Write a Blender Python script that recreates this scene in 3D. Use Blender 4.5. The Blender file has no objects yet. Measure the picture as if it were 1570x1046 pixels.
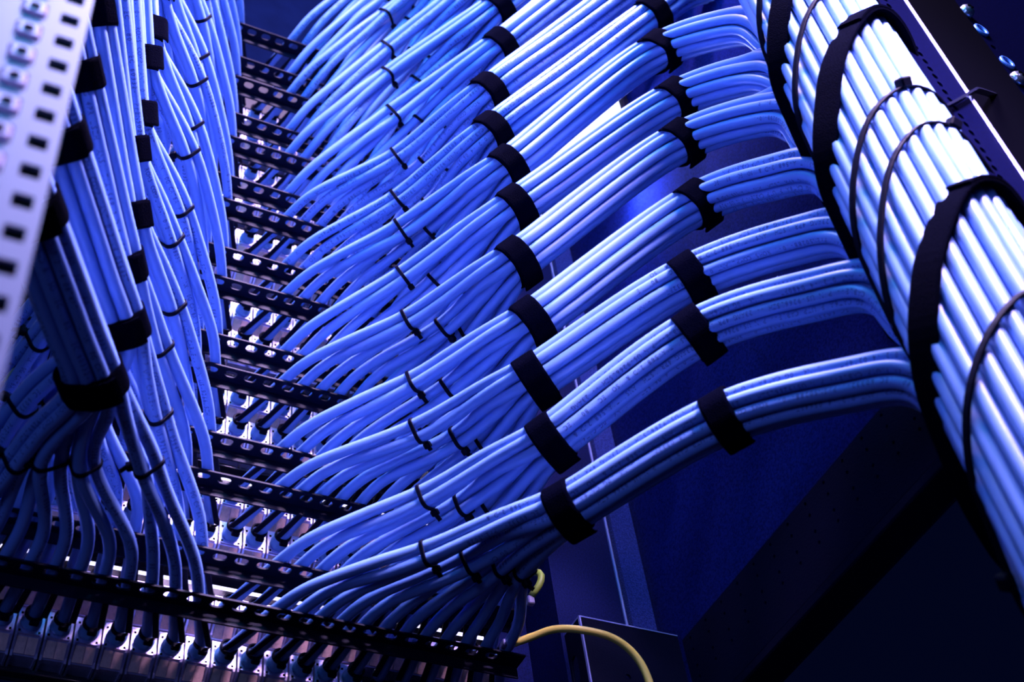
import bpy, math, random
import numpy as np
from mathutils import Vector, Matrix

random.seed(7)
rng = np.random.default_rng(7)
SC = bpy.context.scene
COL = SC.collection
H0 = 1.2                      # height of the lowest lacing bar above the floor


def W(p):
    """rack coordinates (along the bar, out of the rack, up) -> world"""
    p = np.asarray(p, float)
    q = p.copy()
    q[..., 0] = -p[..., 0]
    q[..., 2] = p[..., 2] + H0
    return q


# ------------------------------------------------------------------ materials
def mat(name, base, rough=.5, metal=0., spec=.5, bump=None, noise=None, coat=0., sheen=0.):
    m = bpy.data.materials.new(name)
    m.use_nodes = True
    nt = m.node_tree
    b = nt.nodes['Principled BSDF']
    b.inputs['Base Color'].default_value = (*base, 1)
    b.inputs['Roughness'].default_value = rough
    b.inputs['Metallic'].default_value = metal
    b.inputs['Specular IOR Level'].default_value = spec
    if coat:
        b.inputs['Coat Weight'].default_value = coat
    if sheen:
        b.inputs['Sheen Weight'].default_value = sheen
    tc = nt.nodes.new('ShaderNodeTexCoord')
    if noise:
        scale, amount = noise
        n = nt.nodes.new('ShaderNodeTexNoise')
        n.inputs['Scale'].default_value = scale
        n.inputs['Detail'].default_value = 4
        nt.links.new(tc.outputs['Object'], n.inputs['Vector'])
        r = nt.nodes.new('ShaderNodeValToRGB')
        lo = [c * (1 - amount) for c in base]
        hi = [min(1, c * (1 + amount)) for c in base]
        r.color_ramp.elements[0].position = .35
        r.color_ramp.elements[1].position = .65
        r.color_ramp.elements[0].color = (*lo, 1)
        r.color_ramp.elements[1].color = (*hi, 1)
        nt.links.new(n.outputs['Fac'], r.inputs['Fac'])
        nt.links.new(r.outputs['Color'], b.inputs['Base Color'])
    if bump:
        scale, strength = bump
        n2 = nt.nodes.new('ShaderNodeTexNoise')
        n2.inputs['Scale'].default_value = scale
        n2.inputs['Detail'].default_value = 3
        nt.links.new(tc.outputs['Object'], n2.inputs['Vector'])
        bp = nt.nodes.new('ShaderNodeBump')
        bp.inputs['Strength'].default_value = strength
        bp.inputs['Distance'].default_value = .001
        nt.links.new(n2.outputs['Fac'], bp.inputs['Height'])
        nt.links.new(bp.outputs['Normal'], b.inputs['Normal'])
    return m


M_CABLE = mat('cable_jacket', (.150, .285, .66), .42, spec=.5, noise=(60, .05))
M_INK = mat('cable_ink', (.012, .028, .17), .6)
M_VELCRO = mat('hook_and_loop', (.0002, .0005, .0045), .95, spec=.01, bump=(1600, .9))
M_TIE = mat('black_nylon', (.0012, .0018, .009), .5, spec=.05)
M_BAR = mat('black_painted_steel', (.002, .0032, .016), .5, spec=.10, bump=(900, .15))
M_BAR2 = mat('satin_black_steel', (.0016, .0030, .018), .6, spec=.06, bump=(900, .2))
M_SILVER = mat('zinc_die_cast', (.72, .66, .92), .32, metal=.85, noise=(300, .08))
M_SHUTTER = mat('copper_brown_shutter', (.66, .42, .36), .5, spec=.4, noise=(500, .15))
M_CAP = mat('teal_cap_plastic', (.14, .30, .60), .28, spec=.5)
M_PANEL = mat('panel_black', (.004, .005, .012), .35, spec=.5)
M_LIP = mat('lip_highlight', (.85, .87, .95), .25, metal=.9)
M_POST = mat('lavender_lit_paint', (.16, .17, .34), .45, spec=.4)  # lavender light on the beige post is put into this colour
M_NUT = mat('zinc_cage_nut', (.80, .62, .90), .3, metal=0.)
M_WALL = mat('dark_blue_powder_coat', (.0055, .011, .100), .75, spec=.01, noise=(700, .35), bump=(1500, .25))
M_BACK = mat('blue_grey_blank', (.0016, .0050, .028), .8, spec=.01, noise=(40, .1))
M_PLATE = mat('navy_powder_coat', (.005, .009, .070), .7, spec=.05, noise=(900, .3), bump=(1500, .2))
M_FOAM = mat('grey_blue_gasket', (.030, .048, .25), .9, spec=.1, noise=(900, .4), bump=(900, .8))
M_EDGE = mat('lit_edge', (.45, .48, .9), .35, metal=.4)  # pale colour stands in for light caught along folded edges
M_RPOST = mat('indigo_powder_coat', (.0006, .0012, .0170), .75, spec=.01, noise=(500, .2), bump=(1200, .15))
M_YELLOW = mat('yellow_jacket', (.80, .66, .12), .4, spec=.5)
M_GREEN = mat('yellow_green_jacket', (.32, .42, .06), .4, spec=.5)
M_SCREW = mat('nickel_screw', (.75, .8, .95), .25, metal=.9, bump=(500, .4))
M_RING = mat('blue_anodised_ring', (.12, .30, .85), .35, metal=.3)
M_SHADE = mat('hole_shade', (.0003, .0004, .0020), .9, spec=.01)  # near-black that paints in the shade of holes, recesses and gaps


# ------------------------------------------------------------------ mesh helpers
class MB:
    """collects shapes (in world axes) into one mesh"""
    def __init__(s):
        s.v, s.f, s.mi, s.sm = [], [], [], []
        s.n = 0

    def add(s, verts, faces, mi=0, smooth=False):
        verts = np.asarray(verts, float).reshape(-1, 3)
        s.v.append(verts)
        for f in faces:
            s.f.append(tuple(int(i) + s.n for i in f))
            s.mi.append(mi)
            s.sm.append(smooth)
        s.n += len(verts)

    def box(s, lo, hi, mi=0, bev=0., rack=True):
        (x0, y0, z0), (x1, y1, z1) = lo, hi
        if bev <= 0:
            v = [(x, y, z) for x in (x0, x1) for y in (y0, y1) for z in (z0, z1)]
            f = [(0, 1, 3, 2), (4, 6, 7, 5), (0, 4, 5, 1), (2, 3, 7, 6), (0, 2, 6, 4), (1, 5, 7, 3)]
        else:
            b = bev
            v, idx = [], {}
            for ix, x in enumerate((x0, x1)):
                for iy, y in enumerate((y0, y1)):
                    for iz, z in enumerate((z0, z1)):
                        sx, sy, sz = 1 - 2 * ix, 1 - 2 * iy, 1 - 2 * iz
                        for k, d in enumerate(((0, 1, 1), (1, 0, 1), (1, 1, 0))):
                            idx[(ix, iy, iz, k)] = len(v)
                            v.append((x + sx * b * d[0], y + sy * b * d[1], z + sz * b * d[2]))
            f = []
            I = idx
            for a in (0, 1):
                f.append((I[(a, 0, 0, 0)], I[(a, 1, 0, 0)], I[(a, 1, 1, 0)], I[(a, 0, 1, 0)]))
                f.append((I[(0, a, 0, 1)], I[(1, a, 0, 1)], I[(1, a, 1, 1)], I[(0, a, 1, 1)]))
                f.append((I[(0, 0, a, 2)], I[(1, 0, a, 2)], I[(1, 1, a, 2)], I[(0, 1, a, 2)]))
            for a in (0, 1):
                for c in (0, 1):
                    f.append((I[(a, c, 0, 0)], I[(a, c, 1, 0)], I[(a, c, 1, 1)], I[(a, c, 0, 1)]))
                    f.append((I[(a, 0, c, 0)], I[(a, 1, c, 0)], I[(a, 1, c, 2)], I[(a, 0, c, 2)]))
                    f.append((I[(0, a, c, 1)], I[(1, a, c, 1)], I[(1, a, c, 2)], I[(0, a, c, 2)]))
            for ix in (0, 1):
                for iy in (0, 1):
                    for iz in (0, 1):
                        f.append(tuple(I[(ix, iy, iz, k)] for k in range(3)))
        v = np.array(v, float)
        if rack:
            v = v * np.array([-1, 1, 1])
        s.add(v, f, mi)

    def tube(s, pts, r, sides=14, mi=0, caps=True, frames=None):
        pts = np.asarray(pts, float)
        if frames is None:
            T, N, B = frames_of(pts)
        else:
            T, N, B = frames
        n = len(pts)
        rr = np.full(n, r) if np.isscalar(r) else np.asarray(r)
        a = np.linspace(0, 2 * math.pi, sides, endpoint=False)
        ring = (np.cos(a)[None, :, None] * N[:, None, :] + np.sin(a)[None, :, None] * B[:, None, :])
        v = (pts[:, None, :] + ring * rr[:, None, None]).reshape(-1, 3)
        f = []
        for i in range(n - 1):
            for j in range(sides):
                k = (j + 1) % sides
                f.append((i * sides + j, i * sides + k, (i + 1) * sides + k, (i + 1) * sides + j))
        s.add(v, f, mi, True)
        if caps:
            base = s.n - len(v)
            s.f.append(tuple(base + j for j in reversed(range(sides))))
            s.mi.append(mi); s.sm.append(False)
            s.f.append(tuple(base + (n - 1) * sides + j for j in range(sides)))
            s.mi.append(mi); s.sm.append(False)

    def build(s, name, mats, parent=None, origin=None, local=False):
        """local=True: verts already relative to the parent's own frame"""
        v = np.concatenate(s.v) if s.v else np.zeros((0, 3))
        if local:
            o = np.zeros(3)
        elif parent is not None:
            o = np.array(parent.location)
        else:
            o = np.array(origin) if origin is not None else np.array([(v[:, 0].min() + v[:, 0].max()) / 2, (v[:, 1].min() + v[:, 1].max()) / 2, v[:, 2].min()])
        me = bpy.data.meshes.new(name)
        me.from_pydata((v - o).tolist(), [], s.f)
        mats = mats if isinstance(mats, (list, tuple)) else [mats]
        for m in mats:
            me.materials.append(m)
        me.polygons.foreach_set('material_index', s.mi)
        me.polygons.foreach_set('use_smooth', s.sm)
        me.update()
        ob = bpy.data.objects.new(name, me)
        COL.objects.link(ob)
        if parent is not None:
            ob.parent = parent
        elif not local:
            ob.location = o
        return ob


def frames_of(pts):
    T = np.gradient(pts, axis=0)
    T /= np.linalg.norm(T, axis=1)[:, None]
    N = np.zeros_like(T)
    up = np.array([0, 0, 1.]) if abs(T[0, 2]) < .8 else np.array([1., 0, 0])
    n = up - T[0] * (up @ T[0])
    N[0] = n / np.linalg.norm(n)
    for i in range(1, len(T)):
        n = N[i - 1] - T[i] * (N[i - 1] @ T[i])
        N[i] = n / np.linalg.norm(n)
    return T, N, np.cross(T, N)


def smooth_path(P, step=.004):
    """centripetal Catmull-Rom through P, resampled evenly"""
    P = np.asarray(P, float)
    Q = np.vstack([2 * P[0] - P[1], P, 2 * P[-1] - P[-2]])
    out = []
    for i in range(1, len(Q) - 2):
        p0, p1, p2, p3 = Q[i - 1:i + 3]
        t0 = 0
        t1 = t0 + max(1e-5, np.linalg.norm(p1 - p0)) ** .5
        t2 = t1 + max(1e-5, np.linalg.norm(p2 - p1)) ** .5
        t3 = t2 + max(1e-5, np.linalg.norm(p3 - p2)) ** .5
        t = np.linspace(t1, t2, 14, endpoint=False)[:, None]
        A1 = (t1 - t) / (t1 - t0) * p0 + (t - t0) / (t1 - t0) * p1
        A2 = (t2 - t) / (t2 - t1) * p1 + (t - t1) / (t2 - t1) * p2
        A3 = (t3 - t) / (t3 - t2) * p2 + (t - t2) / (t3 - t2) * p3
        B1 = (t2 - t) / (t2 - t0) * A1 + (t - t0) / (t2 - t0) * A2
        B2 = (t3 - t) / (t3 - t1) * A2 + (t - t1) / (t3 - t1) * A3
        out.append((t2 - t) / (t2 - t1) * B1 + (t - t1) / (t2 - t1) * B2)
    out.append(P[-1][None])
    C = np.concatenate(out)
    s = np.concatenate([[0], np.cumsum(np.linalg.norm(np.diff(C, axis=0), axis=1))])
    n = max(4, int(s[-1] / step))
    q = np.linspace(0, s[-1], n + 1)
    return np.stack([np.interp(q, s, C[:, k]) for k in range(3)], 1)


def tag(o, label=None, cat=None, group=None, kind=None):
    if label: o['label'] = label
    if cat: o['category'] = cat
    if group: o['group'] = group
    if kind: o['kind'] = kind
    return o


def empty(name, loc):
    o = bpy.data.objects.new(name, None)
    o.empty_display_size = .01
    COL.objects.link(o)
    o.location = loc
    return o


ORD = ['first', 'second', 'third', 'fourth', 'fifth', 'sixth', 'seventh', 'eighth', 'ninth', 'tenth', 'eleventh', 'twelfth',
       'thirteenth', 'fourteenth', 'fifteenth', 'sixteenth', 'seventeenth', 'eighteenth', 'nineteenth', 'twentieth']
ORD += ['twenty-' + w for w in ORD[:9]] + ['thirtieth'] + ['thirty-' + w for w in ORD[:9]]


def nth(k, what):
    """k counted from the bottom"""
    return ('lowest ' + what) if k == 0 else (ORD[k] + '-lowest ' + what)


# ------------------------------------------------------------------ plate with holes
def hole_loop(h, ang):
    kind, w, t = h
    c, s_ = math.cos(ang), math.sin(ang)
    if kind == 'rect':
        k = min((w / 2) / max(1e-9, abs(c)), (t / 2) / max(1e-9, abs(s_)))
        return c * k, s_ * k
    if kind == 'slot':                         # flattened oval
        n = 3.0
        r = (abs(c / (w / 2)) ** n + abs(s_ / (t / 2)) ** n) ** (-1 / n)
        return c * r, s_ * r
    r = 1 / math.sqrt((c / (w / 2)) ** 2 + (s_ / (t / 2)) ** 2)
    return c * r, s_ * r


def holed_plate(mb, cells, thick, to3d, mi=0):
    """cells: (u0,u1,v0,v1,hole|None,(cu,cv)); to3d(u,v,w) -> world point; w runs 0..thick"""
    for (u0, u1, v0, v1, h, *cc) in cells:
        cu, cv = cc[0] if cc else ((u0 + u1) / 2, (v0 + v1) / 2)
        angs = sorted(set([i * math.pi / 12 for i in range(24)] +
                          [math.atan2(b - cv, a - cu) % (2 * math.pi) for a in (u0, u1) for b in (v0, v1)]))
        n = len(angs)
        outer, inner = [], []
        for a in angs:
            c, s_ = math.cos(a), math.sin(a)
            k = 1e9
            if c > 1e-9: k = min(k, (u1 - cu) / c)
            if c < -1e-9: k = min(k, (u0 - cu) / c)
            if s_ > 1e-9: k = min(k, (v1 - cv) / s_)
            if s_ < -1e-9: k = min(k, (v0 - cv) / s_)
            outer.append((cu + c * k, cv + s_ * k))
            if h:
                x, y = hole_loop(h, a)
                inner.append((cu + x, cv + y))
        if h:
            v = [to3d(*p, 0) for p in outer] + [to3d(*p, 0) for p in inner] + [to3d(*p, thick) for p in outer] + [to3d(*p, thick) for p in inner]
            f = []
            for i in range(n):
                j = (i + 1) % n
                f.append((i, j, n + j, n + i))
                f.append((2 * n + i, 3 * n + i, 3 * n + j, 2 * n + j))
                f.append((n + i, n + j, 3 * n + j, 3 * n + i))
                f.append((i, 2 * n + i, 2 * n + j, j))
        else:
            v = [to3d(*p, 0) for p in outer] + [to3d(*p, thick) for p in outer]
            f = [tuple(range(n)), tuple(range(2 * n - 1, n - 1, -1))]
            for i in range(n):
                j = (i + 1) % n
                f.append((i, n + i, n + j, j))
        mb.add(v, f, mi)


# ------------------------------------------------------------------ camera (true position of the photographer)
F_PX = 2104.7
CAM = W((-.19315, .58376, -.47261))
R_ = np.array([[.89857, .25208, .35921], [.42490, -.70441, -.56856], [-.10971, -.66352, .74007]])


def wdir(d):
    return np.array([-d[0], d[1], d[2]])


right, down, fwd = wdir(R_[:, 0]), wdir(R_[:, 1]), wdir(R_[:, 2])
cd = bpy.data.cameras.new('camera')
cd.sensor_width = 36
cd.lens = F_PX / 1570 * 36
cd.clip_start = .02
cd.clip_end = 30
cd.dof.use_dof = True
cd.dof.focus_distance = .86
cd.dof.aperture_fstop = 48.27 / 4.3
cam = bpy.data.objects.new('camera', cd)
COL.objects.link(cam)
mw = Matrix.Identity(4)
for i in range(3):
    mw[i][0], mw[i][1], mw[i][2], mw[i][3] = right[i], -down[i], -fwd[i], CAM[i]
cam.matrix_world = mw
SC.camera = cam


def in_view(p, margin=30):
    d = np.asarray(p) - CAM
    z = d @ fwd
    x, y = d @ right / z * F_PX + 785, d @ down / z * F_PX + 523
    return z > 0 and -margin < x < 1570 + margin and -margin < y < 1046 + margin


# ------------------------------------------------------------------ lettering printed on the cable jackets
TEXT = ('LINK 10G CAT6A F/UTP CABLE-- P/N US-9266LSZH -- 23AWG 4PR LSZH  ANSI/TIA-568.2-D & ISO/IEC 11801 '
        'IEC 60332-1 PrEN50288-10-1 ROHS COMPLIANT 0121-4 %sFT    ')
GLYPH = {}


def glyph(ch):
    if ch not in GLYPH:
        cu = bpy.data.curves.new('glyph', 'FONT')
        cu.body = ch
        cu.size = 1
        cu.resolution_u = 2
        ob = bpy.data.objects.new('glyph', cu)
        COL.objects.link(ob)
        dg = bpy.context.evaluated_depsgraph_get()
        me = ob.evaluated_get(dg).to_mesh()
        v = np.array([tuple(p.co) for p in me.vertices]).reshape(-1, 3)[:, :2]
        f = [tuple(p.vertices) for p in me.polygons]
        ob.evaluated_get(dg).to_mesh_clear()
        COL.objects.unlink(ob)
        bpy.data.objects.remove(ob)
        bpy.data.curves.remove(cu)
        if len(v):
            v = v / .72                                   # cap height 1
            v[:, 0] -= (v[:, 0].min() + v[:, 0].max()) / 2
        GLYPH[ch] = (v, f)
    return GLYPH[ch]


def print_on(mb, pts, fr, r, s_from, s_to, phi, text, mi=1, hgt=.0029, adv=.00240):
    """lettering that runs from s_from down to s_to along the path"""
    T, N, B = fr
    s = np.concatenate([[0], np.cumsum(np.linalg.norm(np.diff(pts, axis=0), axis=1))])
    sp = s_from
    for ch in text:
        if sp < s_to:
            break
        if ch != ' ':
            v, f = glyph(ch)
            if len(v):
                q = sp - v[:, 0] * hgt * .82
                a = phi + (v[:, 1] - .5) * hgt / r
                c = np.stack([np.interp(q, s, pts[:, k]) for k in range(3)], 1)
                n = np.stack([np.interp(q, s, N[:, k]) for k in range(3)], 1)
                b = np.stack([np.interp(q, s, B[:, k]) for k in range(3)], 1)
                mb.add(c + (r * 1.012) * (np.cos(a)[:, None] * n + np.sin(a)[:, None] * b), f, mi)
        sp -= adv


def cable(name, pts, r, text_prob=.6, s_text=(.03, .9), sides=14):
    fr = frames_of(pts)
    mb = MB()
    mb.tube(pts, r, sides, 0, True, fr)
    if random.random() < text_prob:
        L = len(pts)
        m = int(L * random.uniform(.12, .55))
        d = CAM - pts[m]
        phi = math.atan2(d @ fr[2][m], d @ fr[1][m]) + random.uniform(-.6, .6)
        tot = np.linalg.norm(np.diff(pts, axis=0), axis=1).sum()
        t = TEXT % ('%04d' % random.choice([274, 564, 874, 480, 332, 615]))
        k = random.randrange(len(t))
        print_on(mb, pts, fr, r, tot * s_text[1], tot * s_text[0], phi, (t[k:] + t + t)[:190])
    return mb.build(name, [M_CABLE, M_INK])


def relax(paths, radius, weight, its=30):
    """push touching cables apart so that each keeps its own room"""
    lens = [len(p) for p in paths]
    X = np.concatenate(paths)
    cid = np.repeat(np.arange(len(paths)), lens)
    rad = np.repeat(np.array(radius), lens)
    w = np.concatenate(weight)
    first = np.concatenate([[0], np.cumsum(lens)[:-1]])
    last = np.cumsum(lens) - 1
    h = 2 * max(radius) * 1.04
    offs = [(i, j, k) for i in (-1, 0, 1) for j in (-1, 0, 1) for k in (-1, 0, 1) if (i, j, k) > (0, 0, 0) or (i, j, k) == (0, 0, 0)]
    M = np.array([1 << 40, 1 << 20, 1], dtype=np.int64)
    for it in range(its):
        c = np.floor(X / h).astype(np.int64) + 4096
        key = c @ M
        o = np.argsort(key, kind='stable')
        ks = key[o]
        Pa, Pb = [], []
        for of in offs:
            q = key + np.array(of, dtype=np.int64) @ M
            lo = np.searchsorted(ks, q, 'left')
            hi = np.searchsorted(ks, q, 'right')
            n = hi - lo
            ia = np.repeat(np.arange(len(X)), n)
            st = np.repeat(lo - np.concatenate([[0], np.cumsum(n)[:-1]]), n)
            ib = o[st + np.arange(n.sum())]
            m = cid[ia] != cid[ib]
            if of == (0, 0, 0):
                m &= ia < ib
            Pa.append(ia[m]); Pb.append(ib[m])
        ia, ib = np.concatenate(Pa), np.concatenate(Pb)
        d = X[ia] - X[ib]
        L = np.linalg.norm(d, axis=1) + 1e-9
        need = (rad[ia] + rad[ib]) * 1.045
        m = L < need
        ia, ib, d, L, need = ia[m], ib[m], d[m], L[m], need[m]
        mv = d / L[:, None] * (need - L)[:, None]
        wa, wb = w[ia], w[ib]
        t = wa + wb + 1e-9
        S = np.zeros_like(X)
        cnt = np.zeros(len(X))
        np.add.at(S, ia, mv * (wa / t)[:, None]); np.add.at(cnt, ia, 1)
        np.add.at(S, ib, -mv * (wb / t)[:, None]); np.add.at(cnt, ib, 1)
        S /= np.maximum(1, cnt * .6)[:, None]
        for _ in range(2):
            pr, nx = np.roll(S, 1, 0), np.roll(S, -1, 0)
            pr[first] = S[first]; nx[last] = S[last]
            S = .25 * pr + .5 * S + .25 * nx
        X = X + S * 1.25 * (w > .02)[:, None]
        if it >= its - 25:
            continue
        # keep each cable smooth
        pr, nx = np.roll(X, 1, 0), np.roll(X, -1, 0)
        lap = .5 * (pr + nx) - X
        lap[first] = 0; lap[last] = 0
        p2, n2 = np.roll(lap, 1, 0), np.roll(lap, -1, 0)
        bi = .5 * (p2 + n2) - lap
        bi[first] = 0; bi[last] = 0
        X = X - .35 * bi * np.minimum(1, w)[:, None]
    return [X[a:b + 1] for a, b in zip(first, last)]


# ------------------------------------------------------------------ straps and ties round bundles
def hull2(P):
    P = sorted(set((round(float(x), 7), round(float(y), 7)) for x, y in P))
    def half(ps):
        h = []
        for p in ps:
            while len(h) >= 2 and (h[-1][0] - h[-2][0]) * (p[1] - h[-2][1]) - (h[-1][1] - h[-2][1]) * (p[0] - h[-2][0]) <= 0:
                h.pop()
            h.append(p)
        return h
    a, b = half(P), half(P[::-1])
    return np.array(a[:-1] + b[:-1])


def loop_round(centres, r, n=56):
    """convex outline (2D) round circles, evenly resampled; counter-clockwise"""
    P = []
    for c in centres:
        for k in range(20):
            a = k * math.pi / 10
            P.append((c[0] + r * math.cos(a), c[1] + r * math.sin(a)))
    h = hull2(P)
    h = np.vstack([h, h[:1]])
    s = np.concatenate([[0], np.cumsum(np.linalg.norm(np.diff(h, axis=0), axis=1))])
    q = np.linspace(0, s[-1], n, endpoint=False)
    return np.stack([np.interp(q, s, h[:, k]) for k in range(2)], 1)


def smooth_loop(L, it=2):
    for _ in range(it):
        L = .25 * np.roll(L, 1, 0) + .5 * L + .25 * np.roll(L, -1, 0)
    return L


def band(mb, L2, o, ex, ey, ez, width, thick, start=0, count=None, lift=0., lift_end=None, zfun=None, taper=False):
    """strip along the 2D loop L2 in the frame (o; ex, ey), of the given width along ez"""
    n = len(L2)
    closed = count is None
    idx = [(start + i) % n for i in range(n if closed else count)]
    tang = np.roll(L2, -1, 0) - np.roll(L2, 1, 0)
    tang /= np.linalg.norm(tang, axis=1)[:, None]
    nor = np.stack([tang[:, 1], -tang[:, 0]], 1)
    V = []
    prof = [(-.5, 0), (-.5, .7), (-.42, 1), (.42, 1), (.5, .7), (.5, 0)]
    for q, i in enumerate(idx):
        u = q / max(1, len(idx) - 1)
        lf = lift + (0 if lift_end is None else (lift_end - lift) * max(0, u - .6) / .4)
        wd = width * (1 - .35 * max(0, u - .85) / .15) if taper else width
        for (pz, pt) in prof:
            p = L2[i] + nor[i] * (lf + pt * thick)
            z = pz * wd + (zfun(*L2[i]) if zfun else 0)
            V.append(o + ex * p[0] + ey * p[1] + ez * z)
    k = len(prof)
    F = []
    m = len(idx)
    for i in range(m if closed else m - 1):
        j = (i + 1) % m
        for a in range(k):
            b = (a + 1) % k
            F.append((i * k + a, i * k + b, j * k + b, j * k + a))
    if not closed:
        F.append(tuple(range(k)))
        F.append(tuple((m - 1) * k + a for a in reversed(range(k))))
    mb.add(V, F, 0, False)


def frame_for(t):
    """cross-section axes for a bundle running along t (world)"""
    t = t / np.linalg.norm(t)
    up = np.array([0, 0, 1.])
    ey = up - t * (up @ t)
    ey /= np.linalg.norm(ey)
    ex = np.cross(ey, t)
    return ex, ey, t


def section(paths, o, t):
    """where each path crosses the plane through o with normal t, in the plane's axes"""
    ex, ey, ez = frame_for(t)
    out = []
    for p in paths:
        d = (p - o) @ ez
        near = np.linalg.norm(p - o, axis=1) < .07
        best = None
        for i in np.where((d[:-1] * d[1:] <= 0) & near[:-1])[0]:
            w = d[i] / (d[i] - d[i + 1] + 1e-12)
            c = p[i] + (p[i + 1] - p[i]) * w - o
            if best is None or np.linalg.norm(c) < np.linalg.norm(best):
                best = c
        if best is not None:
            out.append((best @ ex, best @ ey))
    return out, ex, ey, ez


def strap(paths, o, t, r, width, label, group, tail_dir=None, zfun=None):
    cen, ex, ey, ez = section(paths, o, t)
    if len(cen) < 2:
        return None
    L = smooth_loop(loop_round(cen, r + .0002, 60), 2)
    mb = MB()
    th = .0012
    band(mb, L, o, ex, ey, ez, width, th, zfun=zfun)
    c = L.mean(0)
    ang = np.arctan2(L[:, 1] - c[1], L[:, 0] - c[0])
    td = tail_dir if tail_dir is not None else right * .75 + down * .65
    tail_at = math.atan2(td @ ey, td @ ex)
    st = int(np.argmin(np.abs(np.angle(np.exp(1j * (ang - tail_at))))))
    body = mb.build('cable_strap', M_VELCRO)
    tag(body, label, 'cable strap', group)
    m2 = MB()
    cnt = 26
    band(m2, L, o, ex, ey, ez, width * .96, th, (st - cnt) % len(L), cnt, lift=th * 1.02, lift_end=th * 1.02 + .0022, zfun=zfun)
    m2.build('strap_tail', M_VELCRO, body)
    return body


def ztie(paths, o, t, r, label, group, head_dir, zfun=None, width=.0024, thick=.0009, head=.0023, name='cable_tie', tail=True):
    cen, ex, ey, ez = section(paths, o, t)
    if len(cen) < 1:
        return None
    L = smooth_loop(loop_round(cen, r + .0001, 44), 1)
    mb = MB()
    band(mb, L, o, ex, ey, ez, width, thick, zfun=zfun)
    ob = mb.build(name, M_TIE)
    tag(ob, label, 'cable tie', group)
    c = L.mean(0)
    hd = np.array([head_dir @ ex, head_dir @ ey])
    i = int(np.argmax((L - c) @ hd))
    tg = L[(i + 1) % len(L)] - L[i - 1]
    tg /= np.linalg.norm(tg)
    nr = np.array([tg[1], -tg[0]])
    z = zfun(*L[i]) if zfun else 0
    hc = o + ex * (L[i] + nr * thick)[0] + ey * (L[i] + nr * thick)[1] + ez * z
    T3, N3 = ex * tg[0] + ey * tg[1], ex * nr[0] + ey * nr[1]
    m2 = MB()
    bx = MB()
    bx.box((-head, -.0004, -head * .9), (head, head * 1.5, head * .9), 0, head * .25, rack=False)
    vv = np.concatenate(bx.v)
    m2.add(hc + vv[:, :1] * T3 + vv[:, 1:2] * N3 + vv[:, 2:3] * ez, bx.f)
    m2.build('tie_head', M_TIE, ob)
    if tail:
        m3 = MB()
        tl = random.uniform(.002, .0045)
        d = N3 * .8 + T3 * .5
        d /= np.linalg.norm(d)
        q = hc + N3 * head * 1.4
        e2 = np.cross(d, ez)
        V = [q + d * a + ez * b * width / 2 + e2 * c_ * .0005 for a in (0, tl) for b in (-1, 1) for c_ in (-1, 1)]
        m3.add(V, [(0, 1, 3, 2), (4, 6, 7, 5), (0, 4, 5, 1), (2, 3, 7, 6), (0, 2, 6, 4), (1, 5, 7, 3)])
        m3.build('tie_tail', M_TIE, ob)
    return ob


# ------------------------------------------------------------------ rows of the rack
D = .0068
R = D / 2
ZR = [0, .0325, .0900, .1220, .1820, .2110, .2700, .3030, .3600, .3900, .4430, .4770, .5330, .5650, .6210]
NROW = len(ZR)
PB, PJ = .0126, .0153
XB_R = [PB * i for i in range(12)]
XJ_R = [-.0148 + PJ * i for i in range(12)]
XB_L = [-.045 - PB * i for i in range(12)]
XJ_L = [-.030 - PJ * i for i in range(12)]

IN_R = [(.114, -.001), (.111, .048), (.108, .097), (.113, .148), (.110, .206), (.117, .267), (.116, .313), (.108, .351),
        (.111, .406), (.130, .487), (.135, .554), (.133, .605), (.130, .66), (.130, .705), (.128, .76)]
OUT_R = [(.165, .007), (.165, .073), (.173, .124), (.196, .206), (.201, .278), (.210, .336), (.210, .402), (.219, .463),
         (.222, .525), (.225, .59), (.228, .65), (.228, .70), (.228, .76), (.228, .81), (.228, .86)]
CREST = [(.206, -.018), (.200, .046), (.213, .100), (.212, .158), (.227, .232), (.233, .283), (.234, .345)]
OUT_L = [.018, .074, .131, .191, .25, .31, .37, .43, .49, .55, .61, .67, .73, .79, .85]
IN_L = [(-.134, .011), (-.127, .052), (-.132, .096), (-.134, .138), (-.140, .198), (-.141, .232), (-.143, .295), (-.143, .330),
        (-.143, .385), (-.143, .42), (-.143, .48), (-.135, .515), (-.135, .57), (-.135, .60), (-.135, .66)]


def pack12(n=12):
    s = []
    r1, r2 = D * .585, D * 1.52
    for k in range(3):
        a = math.radians(90 + 120 * k)
        s.append((r1 * math.cos(a), r1 * math.sin(a)))
    for k in range(9):
        a = math.radians(90 + 60 + 40 * k)
        s.append((r2 * math.cos(a), r2 * math.sin(a)))
    return s


# trunk of cables running down the rear post
TC = np.array([.2085, .3345])
A_ = np.array([.5291, .8485])        # across the trunk
B_ = np.array([.8485, -.5291])       # away from the photographer
RT = .0039


def tr(a, b, z):
    p = TC + A_ * a + B_ * b
    return (p[0], p[1], z)


LANE = [(-.026, .033), (.001, .035), (.028, .034), (.028, .061), (.001, .063), (-.026, .061), (-.012, .090)]


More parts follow.
